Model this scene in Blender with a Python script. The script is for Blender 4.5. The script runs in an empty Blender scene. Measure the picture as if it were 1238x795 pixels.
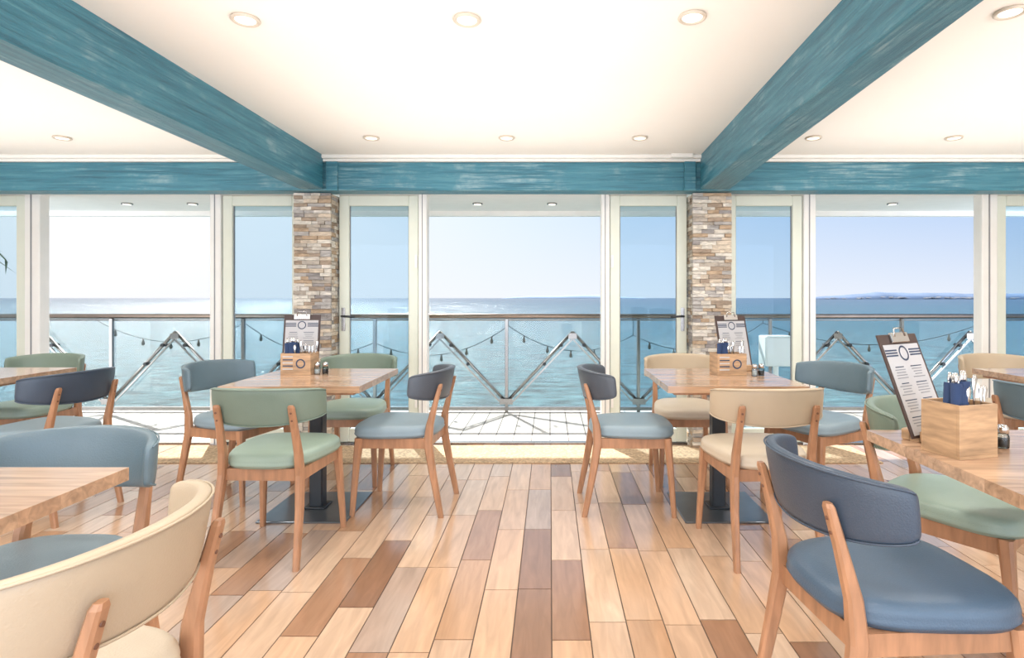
import bpy, math, random
from mathutils import Vector, Matrix
random.seed(11)
C = bpy.context
scene = C.scene
col = scene.collection

# ------------------------------------------------------------------ materials
def new_mat(name):
    m = bpy.data.materials.new(name); m.use_nodes = True
    nt = m.node_tree
    return m, nt, nt.nodes['Principled BSDF']

def N(nt, t, **kw):
    n = nt.nodes.new(t)
    for k, v in kw.items():
        setattr(n, k, v)
    return n

def simple(name, c, rough=0.5, metal=0.0, var=0.06, scale=8, bump=0.0, spec=0.5, stretch=(1,1,1), bscale=None):
    m, nt, p = new_mat(name)
    tc = N(nt, 'ShaderNodeTexCoord'); mp = N(nt, 'ShaderNodeMapping')
    mp.inputs['Scale'].default_value = stretch
    nt.links.new(tc.outputs['Object'], mp.inputs['Vector'])
    no = N(nt, 'ShaderNodeTexNoise'); no.inputs['Scale'].default_value = scale; no.inputs['Detail'].default_value = 5
    nt.links.new(mp.outputs[0], no.inputs['Vector'])
    r = N(nt, 'ShaderNodeValToRGB')
    r.color_ramp.elements[0].position = 0.3; r.color_ramp.elements[1].position = 0.7
    r.color_ramp.elements[0].color = tuple(max(0, x*(1-var)) for x in c)+(1,)
    r.color_ramp.elements[1].color = tuple(min(1, x*(1+var)) for x in c)+(1,)
    nt.links.new(no.outputs['Fac'], r.inputs[0])
    nt.links.new(r.outputs[0], p.inputs['Base Color'])
    p.inputs['Roughness'].default_value = rough
    p.inputs['Metallic'].default_value = metal
    p.inputs['Specular IOR Level'].default_value = spec
    if bump:
        n2 = no
        if bscale:
            n2 = N(nt, 'ShaderNodeTexNoise'); n2.inputs['Scale'].default_value = bscale
            nt.links.new(mp.outputs[0], n2.inputs['Vector'])
        b = N(nt, 'ShaderNodeBump'); b.inputs['Strength'].default_value = bump; b.inputs['Distance'].default_value = 0.01
        nt.links.new(n2.outputs['Fac'], b.inputs['Height'])
        nt.links.new(b.outputs[0], p.inputs['Normal'])
    return m

def island_mat(name, stops, rough=0.4, grain=(30, 3, 30), gamt=0.25, bump=0.1, spec=0.5, constant=True, coat=0.0):
    """colour chosen per mesh island with a stretched grain on top"""
    m, nt, p = new_mat(name)
    g = N(nt, 'ShaderNodeNewGeometry')
    r = N(nt, 'ShaderNodeValToRGB')
    cr = r.color_ramp
    if constant: cr.interpolation = 'CONSTANT'
    while len(cr.elements) < len(stops): cr.elements.new(0.5)
    for i, c in enumerate(stops):
        cr.elements[i].position = i/len(stops); cr.elements[i].color = c+(1,)
    nt.links.new(g.outputs['Random Per Island'], r.inputs[0])
    tc = N(nt, 'ShaderNodeTexCoord'); mp = N(nt, 'ShaderNodeMapping')
    mp.inputs['Scale'].default_value = grain
    add = N(nt, 'ShaderNodeVectorMath', operation='MULTIPLY_ADD')
    nt.links.new(tc.outputs['Object'], mp.inputs['Vector'])
    nt.links.new(g.outputs['Random Per Island'], add.inputs[0])
    add.inputs[1].default_value = (50, 50, 50)
    nt.links.new(mp.outputs[0], add.inputs[2])
    no = N(nt, 'ShaderNodeTexNoise'); no.inputs['Scale'].default_value = 1.0; no.inputs['Detail'].default_value = 6; no.inputs['Distortion'].default_value = 0.8
    nt.links.new(add.outputs[0], no.inputs['Vector'])
    mr = N(nt, 'ShaderNodeMapRange')
    mr.inputs['From Min'].default_value = 0.3; mr.inputs['From Max'].default_value = 0.7
    mr.inputs['To Min'].default_value = 1-gamt; mr.inputs['To Max'].default_value = 1+gamt*0.6
    nt.links.new(no.outputs['Fac'], mr.inputs['Value'])
    mx = N(nt, 'ShaderNodeVectorMath', operation='SCALE')
    nt.links.new(r.outputs[0], mx.inputs[0]); nt.links.new(mr.outputs[0], mx.inputs['Scale'])
    nt.links.new(mx.outputs[0], p.inputs['Base Color'])
    p.inputs['Roughness'].default_value = rough
    p.inputs['Specular IOR Level'].default_value = spec
    p.inputs['Coat Weight'].default_value = coat
    p.inputs['Coat Roughness'].default_value = 0.15
    if bump:
        b = N(nt, 'ShaderNodeBump'); b.inputs['Strength'].default_value = bump; b.inputs['Distance'].default_value = 0.004
        nt.links.new(no.outputs['Fac'], b.inputs['Height']); nt.links.new(b.outputs[0], p.inputs['Normal'])
    return m

def glass_mat(name, tint, refl=1.0):
    m = bpy.data.materials.new(name); m.use_nodes = True
    nt = m.node_tree; nt.nodes.clear()
    o = N(nt, 'ShaderNodeOutputMaterial'); t = N(nt, 'ShaderNodeBsdfTransparent'); g = N(nt, 'ShaderNodeBsdfGlossy')
    t.inputs['Color'].default_value = tint+(1,)
    g.inputs['Roughness'].default_value = 0.02
    fr = N(nt, 'ShaderNodeFresnel'); fr.inputs['IOR'].default_value = 1.35
    ml = N(nt, 'ShaderNodeMath', operation='MULTIPLY'); ml.inputs[1].default_value = refl
    mx = N(nt, 'ShaderNodeMixShader')
    nt.links.new(fr.outputs[0], ml.inputs[0]); nt.links.new(ml.outputs[0], mx.inputs[0])
    nt.links.new(t.outputs[0], mx.inputs[1]); nt.links.new(g.outputs[0], mx.inputs[2]); nt.links.new(mx.outputs[0], o.inputs[0])
    return m

def emis(name, c, s):
    m, nt, p = new_mat(name)
    p.inputs['Base Color'].default_value = c+(1,)
    p.inputs['Emission Color'].default_value = c+(1,); p.inputs['Emission Strength'].default_value = s
    return m

M = {}
M['ceil'] = simple('ceiling_paint', (0.90, 0.87, 0.82), 0.7, var=0.01, scale=2)
M['wall'] = simple('wall_paint', (0.85, 0.83, 0.78), 0.7, var=0.02)
M['white'] = simple('white_gloss_trim', (0.86, 0.86, 0.83), 0.35, var=0.02)
M['dltrim'] = simple('downlight_trim', (0.62, 0.55, 0.46), 0.4, var=0.02)
M['frame'] = simple('door_frame_powdercoat', (0.74, 0.78, 0.68), 0.4, var=0.02)
M['soffit'] = simple('soffit_white', (0.90, 0.90, 0.88), 0.5, var=0.02)
M['plank'] = island_mat('floor_plank_tile', [(0.54,0.335,0.205),(0.60,0.40,0.265),(0.32,0.175,0.105),(0.56,0.375,0.25),(0.61,0.43,0.30),(0.27,0.145,0.087),(0.58,0.37,0.23),(0.44,0.325,0.255),(0.48,0.285,0.165),(0.59,0.43,0.31),(0.38,0.215,0.13),(0.55,0.36,0.23),(0.61,0.41,0.27)],
                        rough=0.17, grain=(28, 3.5, 28), gamt=0.16, bump=0.05, spec=0.8, coat=.35)
M['grout'] = simple('grout', (0.10, 0.065, 0.045), 0.8)
M['stone'] = island_mat('stacked_stone', [(0.47,0.42,0.36),(0.62,0.58,0.51),(0.38,0.30,0.23),(0.70,0.66,0.60),(0.48,0.36,0.25),(0.33,0.31,0.30),(0.64,0.55,0.44),(0.46,0.44,0.42),(0.72,0.68,0.60)],
                        rough=0.85, grain=(18, 18, 60), gamt=0.35, bump=0.9, spec=0.2)
M['legwood'] = simple('beech_legs', (0.42, 0.215, 0.115), 0.36, var=0.2, scale=10, stretch=(4, 4, 0.7))
M['topwood'] = island_mat('table_top_oak', [(0.40,0.235,0.135),(0.50,0.315,0.20),(0.44,0.265,0.155),(0.54,0.35,0.225)], rough=0.2, grain=(3, 40, 40), gamt=0.35, bump=0.05, constant=False, spec=.8, coat=.3)
M['boxwood'] = simple('caddy_wood', (0.47, 0.30, 0.17), 0.45, var=0.3, scale=9, stretch=(1, 1, 6))
M['black'] = simple('black_cast_iron', (0.022, 0.028, 0.035), 0.4, var=0.1)
M['basemetal'] = simple('brushed_base_plate', (0.16, 0.18, 0.20), 0.3, metal=0.7, var=0.1)
M['steel'] = simple('stainless_steel', (0.34, 0.33, 0.32), 0.25, metal=1.0, var=0.05)
M['chrome'] = simple('cutlery_steel', (0.60, 0.60, 0.60), 0.15, metal=1.0, var=0.03)
M['rail'] = simple('handrail_metal', (0.27, 0.21, 0.17), 0.25, metal=1.0, var=0.1)
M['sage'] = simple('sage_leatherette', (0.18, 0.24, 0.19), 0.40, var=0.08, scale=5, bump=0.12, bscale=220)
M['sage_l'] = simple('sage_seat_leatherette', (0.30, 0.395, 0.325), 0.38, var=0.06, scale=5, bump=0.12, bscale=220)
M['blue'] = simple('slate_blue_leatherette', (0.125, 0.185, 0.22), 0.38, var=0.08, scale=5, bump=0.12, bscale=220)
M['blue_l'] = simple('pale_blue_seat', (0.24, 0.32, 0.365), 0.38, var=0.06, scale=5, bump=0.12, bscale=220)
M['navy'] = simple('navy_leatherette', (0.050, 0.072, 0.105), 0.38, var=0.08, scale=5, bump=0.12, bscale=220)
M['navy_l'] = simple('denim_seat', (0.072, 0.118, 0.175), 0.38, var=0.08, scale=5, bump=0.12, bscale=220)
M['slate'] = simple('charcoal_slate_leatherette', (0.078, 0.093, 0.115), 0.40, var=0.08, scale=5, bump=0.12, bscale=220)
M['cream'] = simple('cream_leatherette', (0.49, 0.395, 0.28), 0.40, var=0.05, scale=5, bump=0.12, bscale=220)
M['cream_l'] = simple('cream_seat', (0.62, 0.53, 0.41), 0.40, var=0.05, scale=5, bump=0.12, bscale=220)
M['screw'] = simple('screw_cap', (0.16, 0.07, 0.04), 0.4)
M['paper'] = simple('menu_paper', (0.52, 0.52, 0.53), 0.6, var=0.02)
M['board'] = simple('menu_board', (0.06, 0.035, 0.03), 0.45, var=0.1)
M['ink'] = simple('print_ink', (0.03, 0.05, 0.10), 0.6)
M['grey'] = simple('print_grey', (0.26, 0.27, 0.29), 0.6)
M['napkin'] = simple('navy_napkin', (0.02, 0.045, 0.12), 0.8)
M['jar'] = glass_mat('shaker_glass', (0.8, 0.85, 0.85), 2)
M['pepper'] = simple('peppercorns', (0.05, 0.04, 0.035), 0.7)
M['salt'] = simple('salt', (0.8, 0.8, 0.8), 0.7)
M['doorglass'] = glass_mat('door_glass', (0.80, 0.89, 0.94), 0.4)
M['railglass'] = glass_mat('balustrade_glass', (0.93, 0.96, 0.96), 0.4)
M['jute'] = simple('jute_mat', (0.46, 0.325, 0.20), 0.95, var=0.4, scale=60, bump=0.6)
M['lamp'] = emis('downlight_diffuser', (1.0, 0.95, 0.85), 1.0)
M['bulb'] = simple('festoon_bulb', (0.10, 0.10, 0.09), 0.2)
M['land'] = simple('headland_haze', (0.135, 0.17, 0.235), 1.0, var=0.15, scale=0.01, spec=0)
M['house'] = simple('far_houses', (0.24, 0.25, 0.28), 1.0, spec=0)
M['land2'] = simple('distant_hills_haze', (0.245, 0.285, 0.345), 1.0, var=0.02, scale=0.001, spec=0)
M['leaf'] = simple('palm_leaf', (0.05, 0.10, 0.04), 0.6)
M['planter'] = simple('planter', (0.3, 0.3, 0.3), 0.6)

# beam paint: teal, open grain, worn pale patches
def beam_mat(name, grain):
    m, nt, p = new_mat(name)
    tc = N(nt, 'ShaderNodeTexCoord'); mp = N(nt, 'ShaderNodeMapping'); mp.inputs['Scale'].default_value = grain
    nt.links.new(tc.outputs['Object'], mp.inputs['Vector'])
    a = N(nt, 'ShaderNodeTexNoise'); a.inputs['Scale'].default_value = 1; a.inputs['Detail'].default_value = 9; a.inputs['Distortion'].default_value = 0.4
    a.inputs['Roughness'].default_value = .7
    nt.links.new(mp.outputs[0], a.inputs['Vector'])
    r = N(nt, 'ShaderNodeValToRGB')
    e = r.color_ramp.elements
    e[0].position = 0.30; e[0].color = (0.018, 0.11, 0.165, 1)
    e[1].position = 0.50; e[1].color = (0.040, 0.205, 0.285, 1)
    e2 = e.new(0.70); e2.color = (0.10, 0.30, 0.375, 1)
    nt.links.new(a.outputs['Fac'], r.inputs[0])
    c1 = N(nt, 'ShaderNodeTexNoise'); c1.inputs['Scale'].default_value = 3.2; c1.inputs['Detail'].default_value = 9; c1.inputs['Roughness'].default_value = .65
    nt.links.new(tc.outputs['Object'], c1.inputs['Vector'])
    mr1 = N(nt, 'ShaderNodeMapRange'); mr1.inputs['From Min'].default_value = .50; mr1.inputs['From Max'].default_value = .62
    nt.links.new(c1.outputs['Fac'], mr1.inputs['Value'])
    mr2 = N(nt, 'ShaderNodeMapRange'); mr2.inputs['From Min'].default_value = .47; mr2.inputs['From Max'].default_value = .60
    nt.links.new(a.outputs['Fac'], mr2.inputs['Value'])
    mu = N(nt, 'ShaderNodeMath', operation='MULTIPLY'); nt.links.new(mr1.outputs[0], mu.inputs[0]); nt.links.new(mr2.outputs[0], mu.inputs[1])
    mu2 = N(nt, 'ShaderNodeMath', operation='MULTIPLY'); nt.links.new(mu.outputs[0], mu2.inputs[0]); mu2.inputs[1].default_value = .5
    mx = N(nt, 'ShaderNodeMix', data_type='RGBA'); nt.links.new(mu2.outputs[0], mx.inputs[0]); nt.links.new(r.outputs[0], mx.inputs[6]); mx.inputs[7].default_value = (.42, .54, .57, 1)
    nt.links.new(mx.outputs[2], p.inputs['Base Color'])
    p.inputs['Roughness'].default_value = 0.32; p.inputs['Specular IOR Level'].default_value = .6
    b = N(nt, 'ShaderNodeBump'); b.inputs['Strength'].default_value = 0.9; b.inputs['Distance'].default_value = 0.014
    nt.links.new(a.outputs['Fac'], b.inputs['Height']); nt.links.new(b.outputs[0], p.inputs['Normal'])
    return m
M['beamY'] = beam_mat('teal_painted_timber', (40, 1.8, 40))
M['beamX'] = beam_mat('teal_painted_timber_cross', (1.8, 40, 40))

# balcony paving
m, nt, p = new_mat('balcony_paving')
tc = N(nt, 'ShaderNodeTexCoord'); bt = N(nt, 'ShaderNodeTexBrick')
bt.offset = 0.0; bt.inputs['Scale'].default_value = 1.0
bt.inputs['Brick Width'].default_value = 0.16; bt.inputs['Row Height'].default_value = 0.60; bt.inputs['Mortar Size'].default_value = 0.005
bt.inputs['Color1'].default_value = (0.50, 0.475, 0.45, 1); bt.inputs['Color2'].default_value = (0.56, 0.53, 0.50, 1); bt.inputs['Mortar'].default_value = (0.10, 0.085, 0.075, 1)
nt.links.new(tc.outputs['Object'], bt.inputs['Vector']); nt.links.new(bt.outputs['Color'], p.inputs['Base Color'])
p.inputs['Roughness'].default_value = 0.6
M['tile'] = m

# sea
m, nt, p = new_mat('sea_water')
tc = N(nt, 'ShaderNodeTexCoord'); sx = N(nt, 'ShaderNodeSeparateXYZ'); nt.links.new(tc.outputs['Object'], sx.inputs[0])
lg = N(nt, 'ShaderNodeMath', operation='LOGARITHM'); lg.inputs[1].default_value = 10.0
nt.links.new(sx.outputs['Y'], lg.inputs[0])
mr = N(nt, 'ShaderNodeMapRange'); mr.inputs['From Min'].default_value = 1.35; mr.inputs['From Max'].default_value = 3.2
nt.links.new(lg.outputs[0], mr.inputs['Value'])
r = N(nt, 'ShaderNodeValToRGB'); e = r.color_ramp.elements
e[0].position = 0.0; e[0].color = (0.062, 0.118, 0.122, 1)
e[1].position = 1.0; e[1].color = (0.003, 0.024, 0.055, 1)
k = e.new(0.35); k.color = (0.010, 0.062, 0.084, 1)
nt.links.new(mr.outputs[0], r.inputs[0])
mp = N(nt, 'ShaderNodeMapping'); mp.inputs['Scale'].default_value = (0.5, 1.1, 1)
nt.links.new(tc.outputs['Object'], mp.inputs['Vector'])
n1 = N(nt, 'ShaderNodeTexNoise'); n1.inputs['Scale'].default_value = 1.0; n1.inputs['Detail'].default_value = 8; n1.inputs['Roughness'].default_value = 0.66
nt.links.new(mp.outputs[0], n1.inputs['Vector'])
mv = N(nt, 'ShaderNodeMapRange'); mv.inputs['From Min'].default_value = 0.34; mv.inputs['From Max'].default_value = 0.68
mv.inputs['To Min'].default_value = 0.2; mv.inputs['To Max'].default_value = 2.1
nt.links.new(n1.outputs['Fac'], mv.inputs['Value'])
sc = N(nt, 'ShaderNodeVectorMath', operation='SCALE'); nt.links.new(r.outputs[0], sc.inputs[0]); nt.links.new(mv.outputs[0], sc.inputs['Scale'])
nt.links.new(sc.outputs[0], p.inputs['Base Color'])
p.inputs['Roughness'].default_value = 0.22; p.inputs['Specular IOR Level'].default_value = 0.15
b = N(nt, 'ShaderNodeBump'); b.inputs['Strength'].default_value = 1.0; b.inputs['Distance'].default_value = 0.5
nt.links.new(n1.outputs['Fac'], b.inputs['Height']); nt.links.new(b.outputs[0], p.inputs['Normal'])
M['sea'] = m

# ------------------------------------------------------------------ mesh builder
class MB:
    def __init__(s): s.v = []; s.f = []; s.m = []; s.sm = []; s.mats = []
    def mi(s, k):
        if k not in s.mats: s.mats.append(k)
        return s.mats.index(k)
    def face(s, idx, mat, smooth=False):
        s.f.append(idx); s.m.append(s.mi(mat)); s.sm.append(smooth)
    def rings(s, rings, mat, smooth=True, cap0=True, cap1=True, closed=True, T=None):
        base = len(s.v); n = len(rings[0])
        for r in rings:
            for p in r:
                p = Vector(p)
                s.v.append(T @ p if T else p)
        for i in range(len(rings)-1):
            for j in range(n if closed else n-1):
                a = base+i*n+j; b = base+i*n+(j+1) % n
                s.face((a, b, b+n, a+n), mat, smooth)
        if cap0: s.face(tuple(base+j for j in reversed(range(n))), mat, False)
        if cap1: s.face(tuple(base+(len(rings)-1)*n+j for j in range(n)), mat, False)
    def box(s, lo, hi, mat, T=None, ch=0.0):
        x0, y0, z0 = lo; x1, y1, z1 = hi
        if ch > 0:
            def rr(z, i):
                a, b, c, d = x0+i, x1-i, y0+i, y1-i; q = ch
                return [(a+q, c, z), (b-q, c, z), (b, c+q, z), (b, d-q, z), (b-q, d, z), (a+q, d, z), (a, d-q, z), (a, c+q, z)]
            s.rings([rr(z0, ch), rr(z0+ch, 0), rr(z1-ch, 0), rr(z1, ch)], mat, smooth=False, T=T)
        else:
            s.rings([[(x0,y0,z0),(x1,y0,z0),(x1,y1,z0),(x0,y1,z0)], [(x0,y0,z1),(x1,y0,z1),(x1,y1,z1),(x0,y1,z1)]], mat, smooth=False, T=T)
    def leg(s, pts, mat, ch=0.22, T=None):
        """pts: (x,y,z,w,d) chamfered rectangular loft"""
        R = []
        for x, y, z, w, d in pts:
            a, b = w/2, d/2; q = min(a, b)*2*ch
            R.append([(x-a+q,y-b,z),(x+a-q,y-b,z),(x+a,y-b+q,z),(x+a,y+b-q,z),(x+a-q,y+b,z),(x-a+q,y+b,z),(x-a,y+b-q,z),(x-a,y-b+q,z)])
        s.rings(R, mat, smooth=False, T=T)
    def tube(s, path, rad, mat, n=10, T=None, flat=None):
        path = [Vector(p) for p in path]; R = []
        for i, p in enumerate(path):
            d = (path[min(i+1, len(path)-1)]-path[max(i-1, 0)]).normalized()
            up = Vector((0, 0, 1)) if abs(d.z) < 0.95 else Vector((0, 1, 0))
            a = d.cross(up).normalized(); b2 = a.cross(d).normalized()
            ra = rad[i] if isinstance(rad, (list, tuple)) else rad
            R.append([p+a*ra*math.cos(2*math.pi*k/n)+b2*ra*(flat or 1)*math.sin(2*math.pi*k/n) for k in range(n)])
        s.rings(R, mat, smooth=True, T=T)
    def lathe(s, prof, mat, n=20, c=(0,0,0), T=None, smooth=True):
        R = [[(c[0]+r*math.cos(2*math.pi*k/n), c[1]+r*math.sin(2*math.pi*k/n), c[2]+z) for k in range(n)] for r, z in prof]
        s.rings(R, mat, smooth=smooth, T=T)
    def mesh(s, name):
        me = bpy.data.meshes.new(name)
        me.from_pydata([tuple(v) for v in s.v], [], s.f)
        for k in s.mats: me.materials.append(M[k])
        me.polygons.foreach_set('material_index', s.m)
        me.polygons.foreach_set('use_smooth', s.sm)
        me.update()
        return me
    def obj(s, name, loc=(0,0,0), rz=0.0):
        o = bpy.data.objects.new(name, s.mesh(name)); col.objects.link(o)
        o.location = loc; o.rotation_euler = (0, 0, rz)
        return o

def boxobj(name, lo, hi, mat, ch=0.0):
    b = MB(); b.box(lo, hi, mat, ch=ch); return b.obj(name)

# ------------------------------------------------------------------ room
XL, XR, YB, YF = -5.1, 4.7, -2.6, 4.74
CZ = 2.31
fb = MB()
fb.box((XL, YB, -0.12), (XR, YF, -0.003), 'grout')
PW, PL, G = 0.138, 0.62, 0.0045
x = XL
while x < XR-0.01:
    off = random.choice([0, 0.33, 0.66, 0.5, 0.17])*PL + random.uniform(-.03, .03)
    y = YB - off
    while y < YF:
        a, b = max(y, YB), min(y+PL, YF)
        if b-a > 0.02:
            fb.box((x+G/2, a+G/2, -0.004), (min(x+PW, XR)-G/2, b-G/2, 0.0), 'plank')
        y += PL
    x += PW
fb.obj('floor')
boxobj('ceiling', (XL, YB, CZ), (XR, 4.86, CZ+0.12), 'ceil')
boxobj('wall_left', (XL-0.12, YB, -0.12), (XL, 4.86, CZ), 'wall')
boxobj('wall_right', (XR, YB, -0.12), (XR+0.12, 4.86, CZ), 'wall')
boxobj('wall_front', (XL, 4.745, 2.075), (XR, 4.86, CZ), 'white')
tm = MB(); tm.box((XL, 4.47, 2.282), (XR, 4.745, CZ), 'white', ch=0.006); tm.box((XL, 4.50, 2.262), (XR, 4.745, 2.282), 'white', ch=0.005)
tm.box((.93, 4.44, 2.28), (1.10, 4.50, CZ), 'white', ch=.004)
tm.obj('trim_1')
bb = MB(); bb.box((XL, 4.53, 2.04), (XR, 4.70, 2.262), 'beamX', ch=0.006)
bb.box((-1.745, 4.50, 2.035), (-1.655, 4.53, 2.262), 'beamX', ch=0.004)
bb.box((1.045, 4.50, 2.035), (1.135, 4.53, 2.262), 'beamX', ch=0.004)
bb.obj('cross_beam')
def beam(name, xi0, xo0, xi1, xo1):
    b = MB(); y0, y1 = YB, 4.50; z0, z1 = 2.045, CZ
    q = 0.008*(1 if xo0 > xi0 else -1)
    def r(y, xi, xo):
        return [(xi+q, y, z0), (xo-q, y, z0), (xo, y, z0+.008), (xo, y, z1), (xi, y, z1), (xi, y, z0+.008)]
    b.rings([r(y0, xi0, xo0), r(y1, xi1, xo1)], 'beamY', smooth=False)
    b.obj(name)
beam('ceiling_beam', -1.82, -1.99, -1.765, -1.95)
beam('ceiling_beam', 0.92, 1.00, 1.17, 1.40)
def column(x0, x1, y0, y1, zt):
    b = MB(); b.box((x0+.02, y0+.02, 0), (x1-.02, y1-.02, zt), 'grout')
    z = 0.0
    while z < zt-0.005:
        h = min(random.choice([.026, .03, .034, .028]), zt-z)
        def run(a0, a1, mk):
            a = a0
            while a < a1-0.001:
                w = random.uniform(.05, .15)
                if a1-(a+w) < .045: w = a1-a
                mk(a+.001, a+w-.001, random.uniform(0, .016)); a += w
        run(x0, x1, lambda p, q, d: b.box((p, y0-.004+d, z+.001), (q, y0+.03, z+h-.001), 'stone'))
        run(y0+.03, y1, lambda p, q, d: b.box((x0-.0+d*.7, p, z+.001), (x0+.03, q, z+h-.001), 'stone'))
        run(y0+.03, y1, lambda p, q, d: b.box((x1-.03, p, z+.001), (x1-d*.7, q, z+h-.001), 'stone'))
        z += h
    b.obj('stone_column')
column(-2.04, -1.745, 4.60, 4.86, 2.035)
column(1.135, 1.445, 4.60, 4.86, 2.035)

# ------------------------------------------------------------------ glazing
FY0, FY1 = 4.755, 4.825
fr = MB()
for a, b in [(-4.31, -4.185), (-2.79, -2.70), (-1.08, -1.01), (0.42, 0.49), (2.08, 2.18), (3.54, 3.67)]:
    fr.box((a, FY0-.01, 0.0), (b, FY1+.02, 2.075), 'white', ch=0.006)
    fr.box((a+(b-a)*.42, FY0-.014, 0.0), (a+(b-a)*.5, FY0-.009, 2.06), 'grey')
for a, b in [(XL, -4.31), (-4.185, -2.79), (-2.70, -2.04), (-1.74, -1.08), (-1.01, .42), (.49, 1.13), (1.445, 2.08), (2.18, 3.54), (3.67, XR)]:
    fr.box((a, FY0, 2.045), (b, FY1, 2.075), 'white')
    fr.box((a, FY0, -0.02), (b, FY1, 0.012), 'steel')
fr.obj('window_1')
def leaf(name, a, b, handle=None):
    l = MB(); y0, y1 = 4.765, 4.815; sw = 0.085; z0, z1 = 0.014, 2.043
    l.box((a+.004, y0, z0), (a+sw, y1, z1), 'frame', ch=.005)
    l.box((b-sw, y0, z0), (b-.004, y1, z1), 'frame', ch=.005)
    l.box((a+sw, y0, z1-.085), (b-sw, y1, z1), 'frame', ch=.005)
    l.box((a+sw, y0, z0), (b-sw, y1, z0+.11), 'frame', ch=.005)
    for q0, q1 in ((a+sw, a+sw+.006), (b-sw-.006, b-sw)):
        l.box((q0, 4.784, z0+.11), (q1, 4.796, z1-.085), 'grey')
    l.box((a+sw, 4.787, z0+.11), (b-sw, 4.793, z1-.085), 'doorglass')
    if handle is not None:
        hx = handle; d = 1 if hx < (a+b)/2 else -1
        l.box((hx-.014, y0-.006, .93), (hx+.014, y0, 1.12), 'steel')
        l.tube([(hx, y0-.004, 1.05), (hx, y0-.045, 1.05), (hx+d*.03, y0-.05, 1.05), (hx+d*.11, y0-.05, 1.045)], .009, 'black')
        for hz in (.3, 1.45):
            ox = (b-.02) if d > 0 else (a+.02)
            l.box((ox-.01, y0-.012, hz), (ox+.01, y0, hz+.10), 'white')
    l.obj(name)
leaf('door_1', XL, -4.31)
leaf('door_2', -2.70, -2.04)
leaf('door_3', -1.74, -1.08, handle=-1.70)
leaf('door_4', .49, 1.13, handle=1.09)
leaf('door_5', 1.445, 2.08)
leaf('door_6', 3.67, XR)

mt = MB(); mt.box((-3.0, 4.20, 0.0), (2.42, 4.68, 0.008), 'jute', ch=.003); mt.obj('entrance_mat')

# ------------------------------------------------------------------ balcony
boxobj('balcony_floor', (-9, 4.83, -0.25), (9, 6.32, -0.02), 'tile')
sf = MB(); sf.box((-9, 4.87, 2.14), (9, 6.34, 2.30), 'soffit'); sf.box((-9, 6.28, 2.09), (9, 6.36, 2.14), 'soffit')
for X in (-4.2, -3.55, -0.72, .02, 2.5, 3.4):
    sf.lathe([(.05, 2.128), (.05, 2.141)], 'steel', c=(X, 5.75, 0)); sf.lathe([(.036, 2.124), (.036, 2.129)], 'lamp', c=(X, 5.75, 0))
sf.obj('canopy_soffit')
rl = MB(); RY = 6.2
rl.tube([(-9, RY, 1.005), (9, RY, 1.005)], .026, 'rail', n=14)
rl.tube([(-9, RY, .965), (9, RY, .965)], .009, 'steel', n=8)
rl.box((-9, RY-.02, .0), (9, RY+.02, .035), 'steel')
per = 1.41; pk0 = -1.17
def bar(x0, z0, x1, z1, yy, w=.035, t=.008):
    d = Vector((x1-x0, 0, z1-z0)); L = d.length; d.normalize(); nrm = Vector((-d.z, 0, d.x))
    R = []
    for q in (0, L):
        c0 = Vector((x0, yy, z0))+d*q
        R.append([c0+nrm*w/2+Vector((0,-t,0)), c0-nrm*w/2+Vector((0,-t,0)), c0-nrm*w/2+Vector((0,t,0)), c0+nrm*w/2+Vector((0,t,0))])
    rl.rings(R, 'steel', smooth=False)
for i in range(-5, 7):
    xp = pk0+i*per; xv = xp+per/2
    for (xa, za, xb, zb) in ((xp, .84, xv, .09), (xp+per, .84, xv, .09)):
        rl.tube([(xa, RY-.03, za), (xb, RY-.03, zb)], .017, 'steel', n=10)
        bar(xa, za-.075, xb+(xa-xb)*.10, zb+.01, RY-.045, w=.016)
    rl.box((xv-.018, RY-.018, -.02), (xv+.018, RY+.018, .98), 'steel', ch=.004)
    rl.box((xv-.07, RY-.055, .07), (xv+.07, RY-.048, .13), 'steel')
    rl.box((xp-.045, RY-.055, .765), (xp+.045, RY-.048, .825), 'steel')
    for dx, dz in ((-.12, .70), (.12, .70), (-.30, .50), (.30, .50)):
        rl.tube([(xp+dx, RY-.075, dz), (xp+dx, RY+.02, dz)], .018, 'black', n=10)
    rl.box((xv+.03, RY+.005, .05), (xv+per-.03, RY+.015, .95), 'railglass')
rl.obj('balcony_railing')
ub = MB(); ub.box((2.14, 5.75, .52), (2.42, 5.95, .82), 'white', ch=.01); ub.box((2.16, 5.745, .54), (2.40, 5.751, .80), 'soffit')
ub.leg([(2.28, 5.85, -.02, .05, .05), (2.28, 5.85, .53, .05, .05)], 'white'); ub.box((2.18, 5.77, -.02), (2.38, 5.93, 0.0), 'white')
ub.obj('balcony_utility_box')
fs = MB()
anch = [(-4.9, .96), (-3.3, .93), (-1.9, .72), (-.45, .90), (.9, .80), (2.3, .93), (4.6, .9)]
for (a, za), (b, zb) in zip(anch[:-1], anch[1:]):
    pts = []
    for k in range(17):
        t = k/16; pts.append((a+(b-a)*t, RY+.06, za+(zb-za)*t-.22*4*t*(1-t)))
    fs.tube(pts, .0035, 'black', n=6)
    fs.tube([(a, RY+.06, za), (a, RY+.045, .99), (a, RY+.028, 1.005)], .003, 'black', n=6)
    for k in range(2, 16, 3):
        x_, y_, z_ = pts[k]
        fs.lathe([(.007, 0), (.009, -.025), (.016, -.042), (.017, -.058), (.010, -.072), (.003, -.076)], 'bulb', n=10, c=(x_, y_, z_))
fs.obj('festoon_string_lights')
pp = MB()
pp.lathe([(.15, -.02), (.20, .36), (.185, .36), (.18, .33)], 'planter', n=20, c=(-6.05, 5.5, 0))
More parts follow.
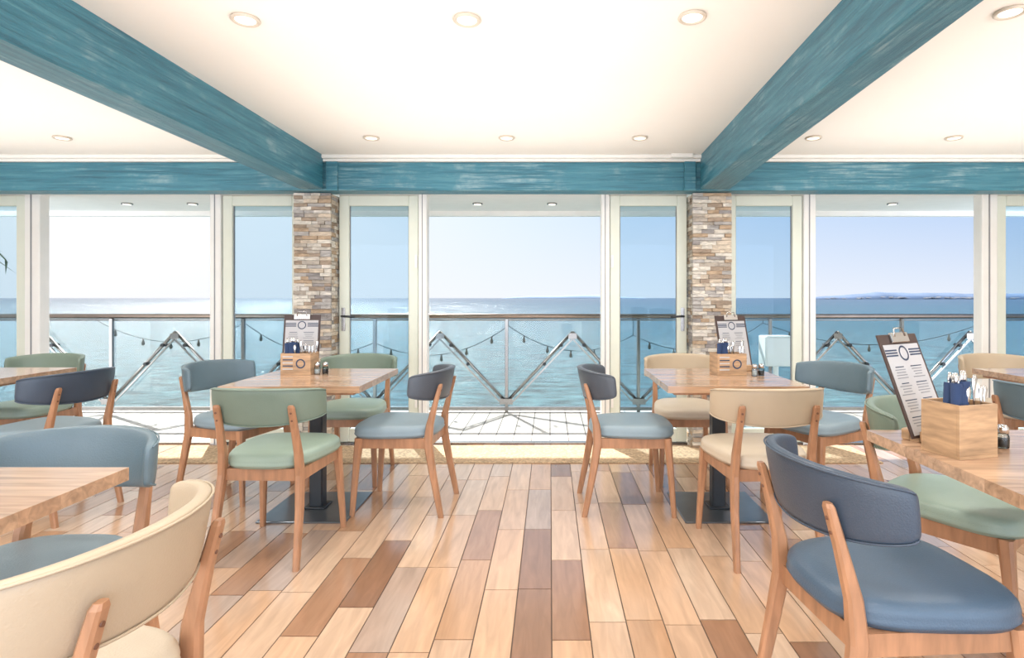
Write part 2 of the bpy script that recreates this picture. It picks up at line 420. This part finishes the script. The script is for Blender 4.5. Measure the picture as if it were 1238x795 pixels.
pp.tube([(-6.05, 5.5, .3), (-6.02, 5.5, 1.0), (-6.05, 5.5, 1.5)], [.05, .04, .035], 'legwood')
for k in range(11):
    an = k*2*math.pi/11; L = .82
    P = []
    for j in range(9):
        t = j/8; P.append(Vector((-6.05+math.cos(an)*L*t*.95, 5.5+math.sin(an)*L*t*.55, 1.5+.40*math.sin(t*2.2)-.25*t*t)))
    pp.tube(P, .006, 'leaf', n=5)
    for j in range(1, 9):
        d = (P[j]-P[j-1]).normalized(); sd = d.cross(Vector((0,0,1))).normalized()
        for sgn in (-1, 1):
            t0 = P[j]; tip = t0+sd*sgn*.16+d*.10-Vector((0,0,.07))
            i0 = len(pp.v); pp.v += [t0-d*.02, t0+d*.02, tip]; pp.face((i0, i0+1, i0+2), 'leaf')
pp.obj('potted_palm')

# ------------------------------------------------------------------ sea + land
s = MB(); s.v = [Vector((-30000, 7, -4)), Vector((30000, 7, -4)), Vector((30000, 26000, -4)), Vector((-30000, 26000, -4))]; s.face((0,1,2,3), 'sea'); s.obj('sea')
def ridge(name, x0, x1, Y, hfun, mat, n=160, houses=0):
    b = MB(); R = []
    for i in range(n+1):
        t = i/n; xx = x0+(x1-x0)*t; h = hfun(t)
        R.append([(xx, Y-40, -4), (xx, Y-20, -4+h*.55), (xx, Y+40, -4+h), (xx, Y+200, -4)])
    b.rings(R, mat, closed=True)
    for k in range(houses):
        t = random.uniform(.05, .98); xx = x0+(x1-x0)*t; h = hfun(t)*random.uniform(.15, .5); w = random.uniform(4, 10)
        b.box((xx, Y-60, -4+h*.6), (xx+w, Y-30, -4+h*.6+random.uniform(2, 4)), 'house')
    b.obj(name)
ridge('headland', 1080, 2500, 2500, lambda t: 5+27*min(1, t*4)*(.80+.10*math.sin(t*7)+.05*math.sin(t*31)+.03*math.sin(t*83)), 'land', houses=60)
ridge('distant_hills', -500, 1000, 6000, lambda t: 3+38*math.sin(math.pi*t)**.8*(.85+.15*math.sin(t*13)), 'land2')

# ------------------------------------------------------------------ downlights
dl_pos = [(-1.21, 2.30), (-.33, 2.30), (.56, 2.28), (1.78, 2.24), (-1.235, 4.0), (-.30, 4.0), (.62, 4.0), (-3.37, 4.0), (1.82, 4.0), (2.79, 4.0), (-3.3, 2.3), (2.9, 2.3), (-2.4, 2.3),
          (-1.2, .6), (-.3, .6), (.5, .6), (-3.0, .6), (2.4, .6), (-1.2, -1), (.5, -1), (-3, -1), (2.4, -1)]
db = MB()
db.lathe([(.052, .0), (.056, -.008), (.050, -.014), (.041, -.010), (.040, 0.0)], 'dltrim', n=28)
db.lathe([(.039, -.009), (.039, -.001)], 'lamp', n=24)
dme = db.mesh('downlight')
for i, (x_, y_) in enumerate(dl_pos):
    o = bpy.data.objects.new('ceiling_downlight', dme); col.objects.link(o); o.location = (x_, y_, CZ)
    ld = bpy.data.lights.new('downlight_lamp', 'SPOT'); ld.energy = 38; ld.spot_size = math.radians(150); ld.spot_blend = 1.0
    ld.shadow_soft_size = .12; ld.color = (1.0, .95, .89)
    lo = bpy.data.objects.new('lamp', ld); col.objects.link(lo); lo.parent = o; lo.location = (0, 0, -.03)
for i, (x_, w_) in enumerate(((-.35, 2.2), (-3.4, 2.4), (2.9, 2.4))):  # added fill: up-facing area lamps without fixtures, only to brighten the ceiling
    ld = bpy.data.lights.new('added_ceiling_fill', 'AREA'); ld.shape = 'RECTANGLE'; ld.size = w_; ld.size_y = 5.6
    ld.energy = 15*w_; ld.color = (1.0, .98, .95)
    lo = bpy.data.objects.new('added_ceiling_fill_lamp', ld); col.objects.link(lo)
    lo.location = (x_, 1.5, 1.75); lo.rotation_euler = (math.pi, 0, 0)

# ------------------------------------------------------------------ chair
def superell(t, n):
    c_, s_ = math.cos(t), math.sin(t)
    return (abs(c_)**(2/n)*(1 if c_ >= 0 else -1), abs(s_)**(2/n)*(1 if s_ >= 0 else -1))
chair_cache = {}
def chair_mesh(back, seat):
    if (back, seat) in chair_cache: return chair_cache[(back, seat)]
    b = MB(); NS = 56
    def outline(sc, z, dome=0):
        R = []
        for k in range(NS):
            u, v = superell(2*math.pi*k/NS, 3.6)
            hw = .218+.030*v
            R.append((u*hw*sc, (v*.228+.008*(1-u*u)*v)*sc+.005, z))
        return R
    prof = [(.88, .424), (.965, .428), (.99, .438), (1.008, .443), (.995, .449), (1.0, .462), (.985, .477), (.95, .487), (.88, .494), (.7, .499), (.4, .501), (.05, .502)]
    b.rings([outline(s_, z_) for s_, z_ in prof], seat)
    R = []; NA = 60; NC = 24; A = math.radians(83); yb = -.262; DP = .178
    top = {1: [], -1: []}
    for i in range(NA+1):
        s_ = -1+2*i/NA
        s_ = math.copysign(1-(1-abs(s_))**1.5, s_) if s_ != 0 else 0
        a = s_*A
        e = max(0.05, (1-abs(s_)**22))**.5
        cx, cy = .258*math.sin(a), yb+DP*(1-math.cos(a))
        nx, ny = math.sin(a)*DP, -math.cos(a)*.258
        L = math.hypot(nx, ny); nx /= L; ny /= L
        zt = .802-.022*abs(s_)**2.0; zb = .622+.040*abs(s_)**1.8
        zc = (zt+zb)/2; hh = (zt-zb)/2*(.62+.38*e if e > .3 else .55); th = (.0205-.005*abs(s_))*max(e, .25)
        ring = []
        for k in range(NC):
            u, v = superell(2*math.pi*k/NC, 4.0)
            z = zc+v*hh; lean = -(z-.70)*.22
            ring.append((cx+nx*u*th, cy+ny*u*th+lean*math.cos(a*.8), z))
        R.append(ring)
        if abs(s_) < .97:
            for sg in (1, -1):
                z = zc+sg*hh*.93; lean = -(z-.70)*.22
                top[sg].append((cx+nx*th*.93, cy+ny*th*.93+lean*math.cos(a*.8), z))
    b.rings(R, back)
    for sg in (1, -1): b.tube(top[sg], .0028, back, n=6)
    for sx in (-1, 1):
        b.leg([(sx*.195, -.275, 0, .026, .030), (sx*.187, -.225, .25, .031, .040), (sx*.178, -.200, .40, .034, .048), (sx*.174, -.208, .50, .032, .040), (sx*.170, -.238, .62, .030, .028), (sx*.168, -.265, .715, .029, .022), (sx*.168, -.268, .725, .020, .016)], 'legwood')
        b.leg([(sx*.215, .215, 0, .026, .026), (sx*.203, .198, .25, .034, .034), (sx*.192, .182, .428, .046, .044)], 'legwood')
        b.rings([[(sx*.165, -.19, .372), (sx*.19, -.19, .372), (sx*.19, -.19, .426), (sx*.165, -.19, .426)],
                 [(sx*.178, .17, .372), (sx*.203, .17, .372), (sx*.203, .17, .426), (sx*.178, .17, .426)]], 'legwood', smooth=False)
        for zz in (.655, .690):
            yc = -.238+(-.265+.238)*((zz-.62)/.095)-.0125
            b.tube([(sx*.169, yc+.004, zz), (sx*.169, yc-.0022, zz)], .0048, 'screw', n=10)
    b.box((-.18, .165, .372), (.18, .19, .426), 'legwood')
    b.box((-.165, -.205, .372), (.165, -.180, .426), 'legwood')
    me = b.mesh('dining_chair'); chair_cache[(back, seat)] = me
    return me
def chair(x, y, fx, fy, back, seat):
    o = bpy.data.objects.new('dining_chair', chair_mesh(back, seat)); col.objects.link(o)
    o.location = (x, y, 0); o.rotation_euler = (0, 0, math.atan2(-fx, fy))
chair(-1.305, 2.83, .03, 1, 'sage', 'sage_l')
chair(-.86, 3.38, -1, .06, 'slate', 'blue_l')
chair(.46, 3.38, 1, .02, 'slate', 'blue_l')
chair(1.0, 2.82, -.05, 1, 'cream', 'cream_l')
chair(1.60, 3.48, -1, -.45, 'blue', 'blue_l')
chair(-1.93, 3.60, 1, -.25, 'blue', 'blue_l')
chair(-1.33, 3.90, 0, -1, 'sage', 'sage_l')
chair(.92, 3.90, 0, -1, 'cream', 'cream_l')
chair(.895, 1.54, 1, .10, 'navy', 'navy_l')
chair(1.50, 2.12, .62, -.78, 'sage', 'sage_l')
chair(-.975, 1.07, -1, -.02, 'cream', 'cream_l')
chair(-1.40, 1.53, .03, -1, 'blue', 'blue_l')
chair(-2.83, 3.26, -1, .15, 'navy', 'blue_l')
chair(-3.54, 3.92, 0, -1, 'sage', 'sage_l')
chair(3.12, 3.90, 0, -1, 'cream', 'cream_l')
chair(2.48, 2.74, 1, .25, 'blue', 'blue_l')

# ------------------------------------------------------------------ tables
tb = MB(); W, D = .36, .375
n = 7
for i in range(n):
    y0 = -D+2*D*i/n; y1 = -D+2*D*(i+1)/n
    tb.box((-W, y0, .716), (W, y1, .75), 'topwood')
tb.box((-W+.04, -D+.04, .700), (W-.04, D-.04, .716), 'legwood')
tb.leg([(0, 0, .012, .075, .075), (0, 0, .69, .075, .075)], 'black', ch=.1)
tb.box((-.17, -.17, .688), (.17, .17, .700), 'black')
tb.box((-.24, -.24, 0), (.24, .24, .010), 'basemetal', ch=.003)
tb.box((-.06, -.06, .010), (.06, .06, .02), 'black', ch=.003)
tme = tb.mesh('dining_table')
for k, (x_, y_) in dict(a=(-1.33, 3.32), b=(.96, 3.32), c=(1.44, 1.60), d=(-1.48, 1.165), e=(-3.43, 3.38), f=(3.06, 3.33)).items():
    o = bpy.data.objects.new('dining_table', tme); col.objects.link(o); o.location = (x_, y_, 0)

# ------------------------------------------------------------------ table top items
def menu(x, y, fx, fy, lean=15, w=.225, h=.335):
    b = MB(); l = math.radians(lean)
    Tm = Matrix.Translation((0, 0, .012)) @ Matrix.Rotation(-l, 4, 'X')
    b.box((-w/2, -.003, 0), (w/2, .003, h), 'board', T=Tm, ch=.001)
    b.box((-w/2+.012, -.0042, .008), (w/2-.012, -.003, h-.035), 'paper', T=Tm)
    for q in (0, .009, .018):
        b.box((-w/2+.012, -.005, h-.075+q), (-.035, -.0042, h-.070+q), 'ink', T=Tm)
        b.box((.035, -.005, h-.075+q), (w/2-.012, -.0042, h-.070+q), 'ink', T=Tm)
    R = []
    for q in (.026, .020):
        R.append([(q*math.cos(2*math.pi*k/24), -.0052, h-.066+q*math.sin(2*math.pi*k/24)) for k in range(24)])
    b.rings(R, 'ink', cap0=False, cap1=False, T=Tm)
    rnd = random.Random(3)
    for cx in (-.048, .048):
        for k in range(22):
            zz = h-.112-k*.009; ww = rnd.uniform(.022, .04)
            if k % 6 == 5: continue
            b.box((cx-ww, -.0048, zz), (cx+ww*.8, -.0042, zz+.003), 'ink' if k % 6 == 0 else 'grey', T=Tm)
    b.box((-.05, -.012, h-.03), (.05, -.003, h+.004), 'chrome', T=Tm, ch=.002)
    b.tube([(-.03, -.012, h-.01), (-.025, -.014, h+.018), (.025, -.014, h+.018), (.03, -.012, h-.01)], .003, 'chrome', n=6, T=Tm)
    b.box((-.085, -.035, 0), (.085, -.006, .035), 'boxwood', ch=.003)
    b.box((-.085, .022, 0), (.085, .05, .035), 'boxwood', ch=.003)
    b.box((-.085, -.006, 0), (.085, .022, .010), 'boxwood')
    b.obj('menu_clipboard', (x, y, .7505), math.atan2(fx, -fy))
def caddy(x, y, rz=0.0, w=.088, h=.125, logo=True):
    b = MB(); d, t = .062, .009
    b.box((-w, -d, 0), (w, d, t), 'boxwood')
    b.box((-w, -d, t), (w, -d+t, h), 'boxwood', ch=.001); b.box((-w, d-t, t), (w, d, h), 'boxwood', ch=.001)
    b.box((-w, -d+t, t), (-w+t, d-t, h), 'boxwood'); b.box((w-t, -d+t, t), (w, d-t, h), 'boxwood')
    b.box((-.004, -d+t, t), (.004, d-t, h-.01), 'boxwood')
    if logo:
        R = []
        for q in (.028, .020):
            R.append([(.03+q*math.cos(2*math.pi*k/24), -d-.0008, .065+q*math.sin(2*math.pi*k/24)) for k in range(24)])
        b.rings(R, 'ink', cap0=False, cap1=False)
        for k in range(5):
            b.box((-.075, -d-.0008, .03+k*.018), (-.015, -d, .037+k*.018), 'ink' if k % 2 else 'paper')
    rnd = random.Random(5)
    st = (w-.022)/4
    for k in range(8):
        px, py = -w+.020+st*(k % 4), -.03+.034*(k//4)
        a = rnd.uniform(-.12, .12); z1 = h+.045+rnd.uniform(-.01, .02)
        b.tube([(px, py, t), (px+a*.1, py, h*.6), (px+a*.2, py, z1)], [.010, .012, .015], 'napkin', n=9)
        b.tube([(px+a*.2, py, z1-.02), (px+a*.2, py, z1+.012), (px+a*.2, py, z1+.03)], [.003, .009, .004], 'chrome', n=8, flat=.5)
    for k in range(8):
        px, py = .016+st*(k % 4), -.03+.035*(k//4); a = rnd.uniform(-.03, .03); z1 = h+.03+rnd.uniform(0, .035)
        b.tube([(px, py, t+.002), (px+a*.4, py, h*.7), (px+a, py+a*.4, z1-.03), (px+a, py+a*.4, z1), (px+a, py+a*.4, z1+.012)], [.003, .003, .004, .010, .004], 'chrome', n=8, flat=.5)
    b.obj('cutlery_caddy', (x, y, .7505), rz)
def shaker(x, y, fill):
    b = MB()
    b.lathe([(.016, 0), (.0175, .004), (.0175, .035), (.014, .045)], 'jar', n=16)
    b.lathe([(.013, .003), (.0145, .006), (.0145, .028)], fill, n=16)
    b.lathe([(.0155, .044), (.016, .06), (.011, .068), (.003, .070)], 'chrome', n=16)
    b.obj('pepper_shaker' if fill == 'pepper' else 'salt_shaker', (x, y, .7505))
menu(-1.555, 3.60, .05, -1, 8)
caddy(-1.49, 3.45)
shaker(-1.375, 3.42, 'salt'); shaker(-1.335, 3.44, 'pepper')
menu(1.16, 3.58, .35, -1, 14)
caddy(1.05, 3.42, .1)
shaker(1.18, 3.34, 'salt'); shaker(1.225, 3.36, 'pepper')
menu(1.22, 1.85, .5, -.87, 20)
caddy(1.185, 1.68, .25, w=.068, h=.15, logo=False)
shaker(1.315, 1.76, 'salt'); shaker(1.36, 1.74, 'pepper')

# ------------------------------------------------------------------ light
sun = bpy.data.lights.new('sun', 'SUN'); sun.energy = 10.5; sun.angle = math.radians(1.0); sun.color = (1.0, .96, .90)
so = bpy.data.objects.new('sun', sun); col.objects.link(so)
el, az = math.radians(43), math.radians(-24)
sd = Vector((math.sin(az)*math.cos(el), math.cos(az)*math.cos(el), math.sin(el)))
so.rotation_euler = sd.to_track_quat('Z', 'Y').to_euler(); so.location = (-6, 12, 14)

w = bpy.data.worlds.new('hazy_sky'); scene.world = w; w.use_nodes = True
nt = w.node_tree; bg = nt.nodes['Background']
tc = N(nt, 'ShaderNodeTexCoord'); sp = N(nt, 'ShaderNodeSeparateXYZ'); nt.links.new(tc.outputs['Generated'], sp.inputs[0])
mr = N(nt, 'ShaderNodeMapRange'); mr.inputs['From Min'].default_value = -.62; mr.inputs['From Max'].default_value = .68
nt.links.new(sp.outputs['X'], mr.inputs['Value'])
r = N(nt, 'ShaderNodeValToRGB'); e = r.color_ramp.elements
e[0].position = 0; e[0].color = (1, 1, 1, 1); e[1].position = 1; e[1].color = (.38, .55, .84, 1)
k = e.new(.45); k.color = (.70, .82, .96, 1)
nt.links.new(mr.outputs[0], r.inputs[0])
mz = N(nt, 'ShaderNodeMapRange'); mz.inputs['From Min'].default_value = 0; mz.inputs['From Max'].default_value = .16; mz.inputs['To Min'].default_value = .75; mz.inputs['To Max'].default_value = 0
nt.links.new(sp.outputs['Z'], mz.inputs['Value'])
mx = N(nt, 'ShaderNodeMix', data_type='RGBA'); nt.links.new(mz.outputs[0], mx.inputs[0]); nt.links.new(r.outputs[0], mx.inputs[6]); mx.inputs[7].default_value = (.86, .87, .91, 1)
nt.links.new(mx.outputs[2], bg.inputs['Color'])
my = N(nt, 'ShaderNodeMapRange'); my.inputs['From Min'].default_value = .1; my.inputs['From Max'].default_value = -.6; my.inputs['To Min'].default_value = 1.05; my.inputs['To Max'].default_value = 4.5  # sky strength raised behind the camera as added fill for the room
nt.links.new(sp.outputs['Y'], my.inputs['Value']); nt.links.new(my.outputs[0], bg.inputs['Strength'])

# ------------------------------------------------------------------ camera
cd = bpy.data.cameras.new('camera'); cam = bpy.data.objects.new('camera', cd); col.objects.link(cam)
cam.location = (0, 0, 1.2); cam.rotation_euler = (math.radians(90), 0, 0)
cd.sensor_width = 36; cd.lens = 700/1238*36; cd.shift_x = -46/1238; cd.shift_y = -37.5/1238
cd.clip_start = .05; cd.clip_end = 60000
scene.camera = cam
scene.view_settings.view_transform = 'Standard'
scene.view_settings.exposure = 0.08
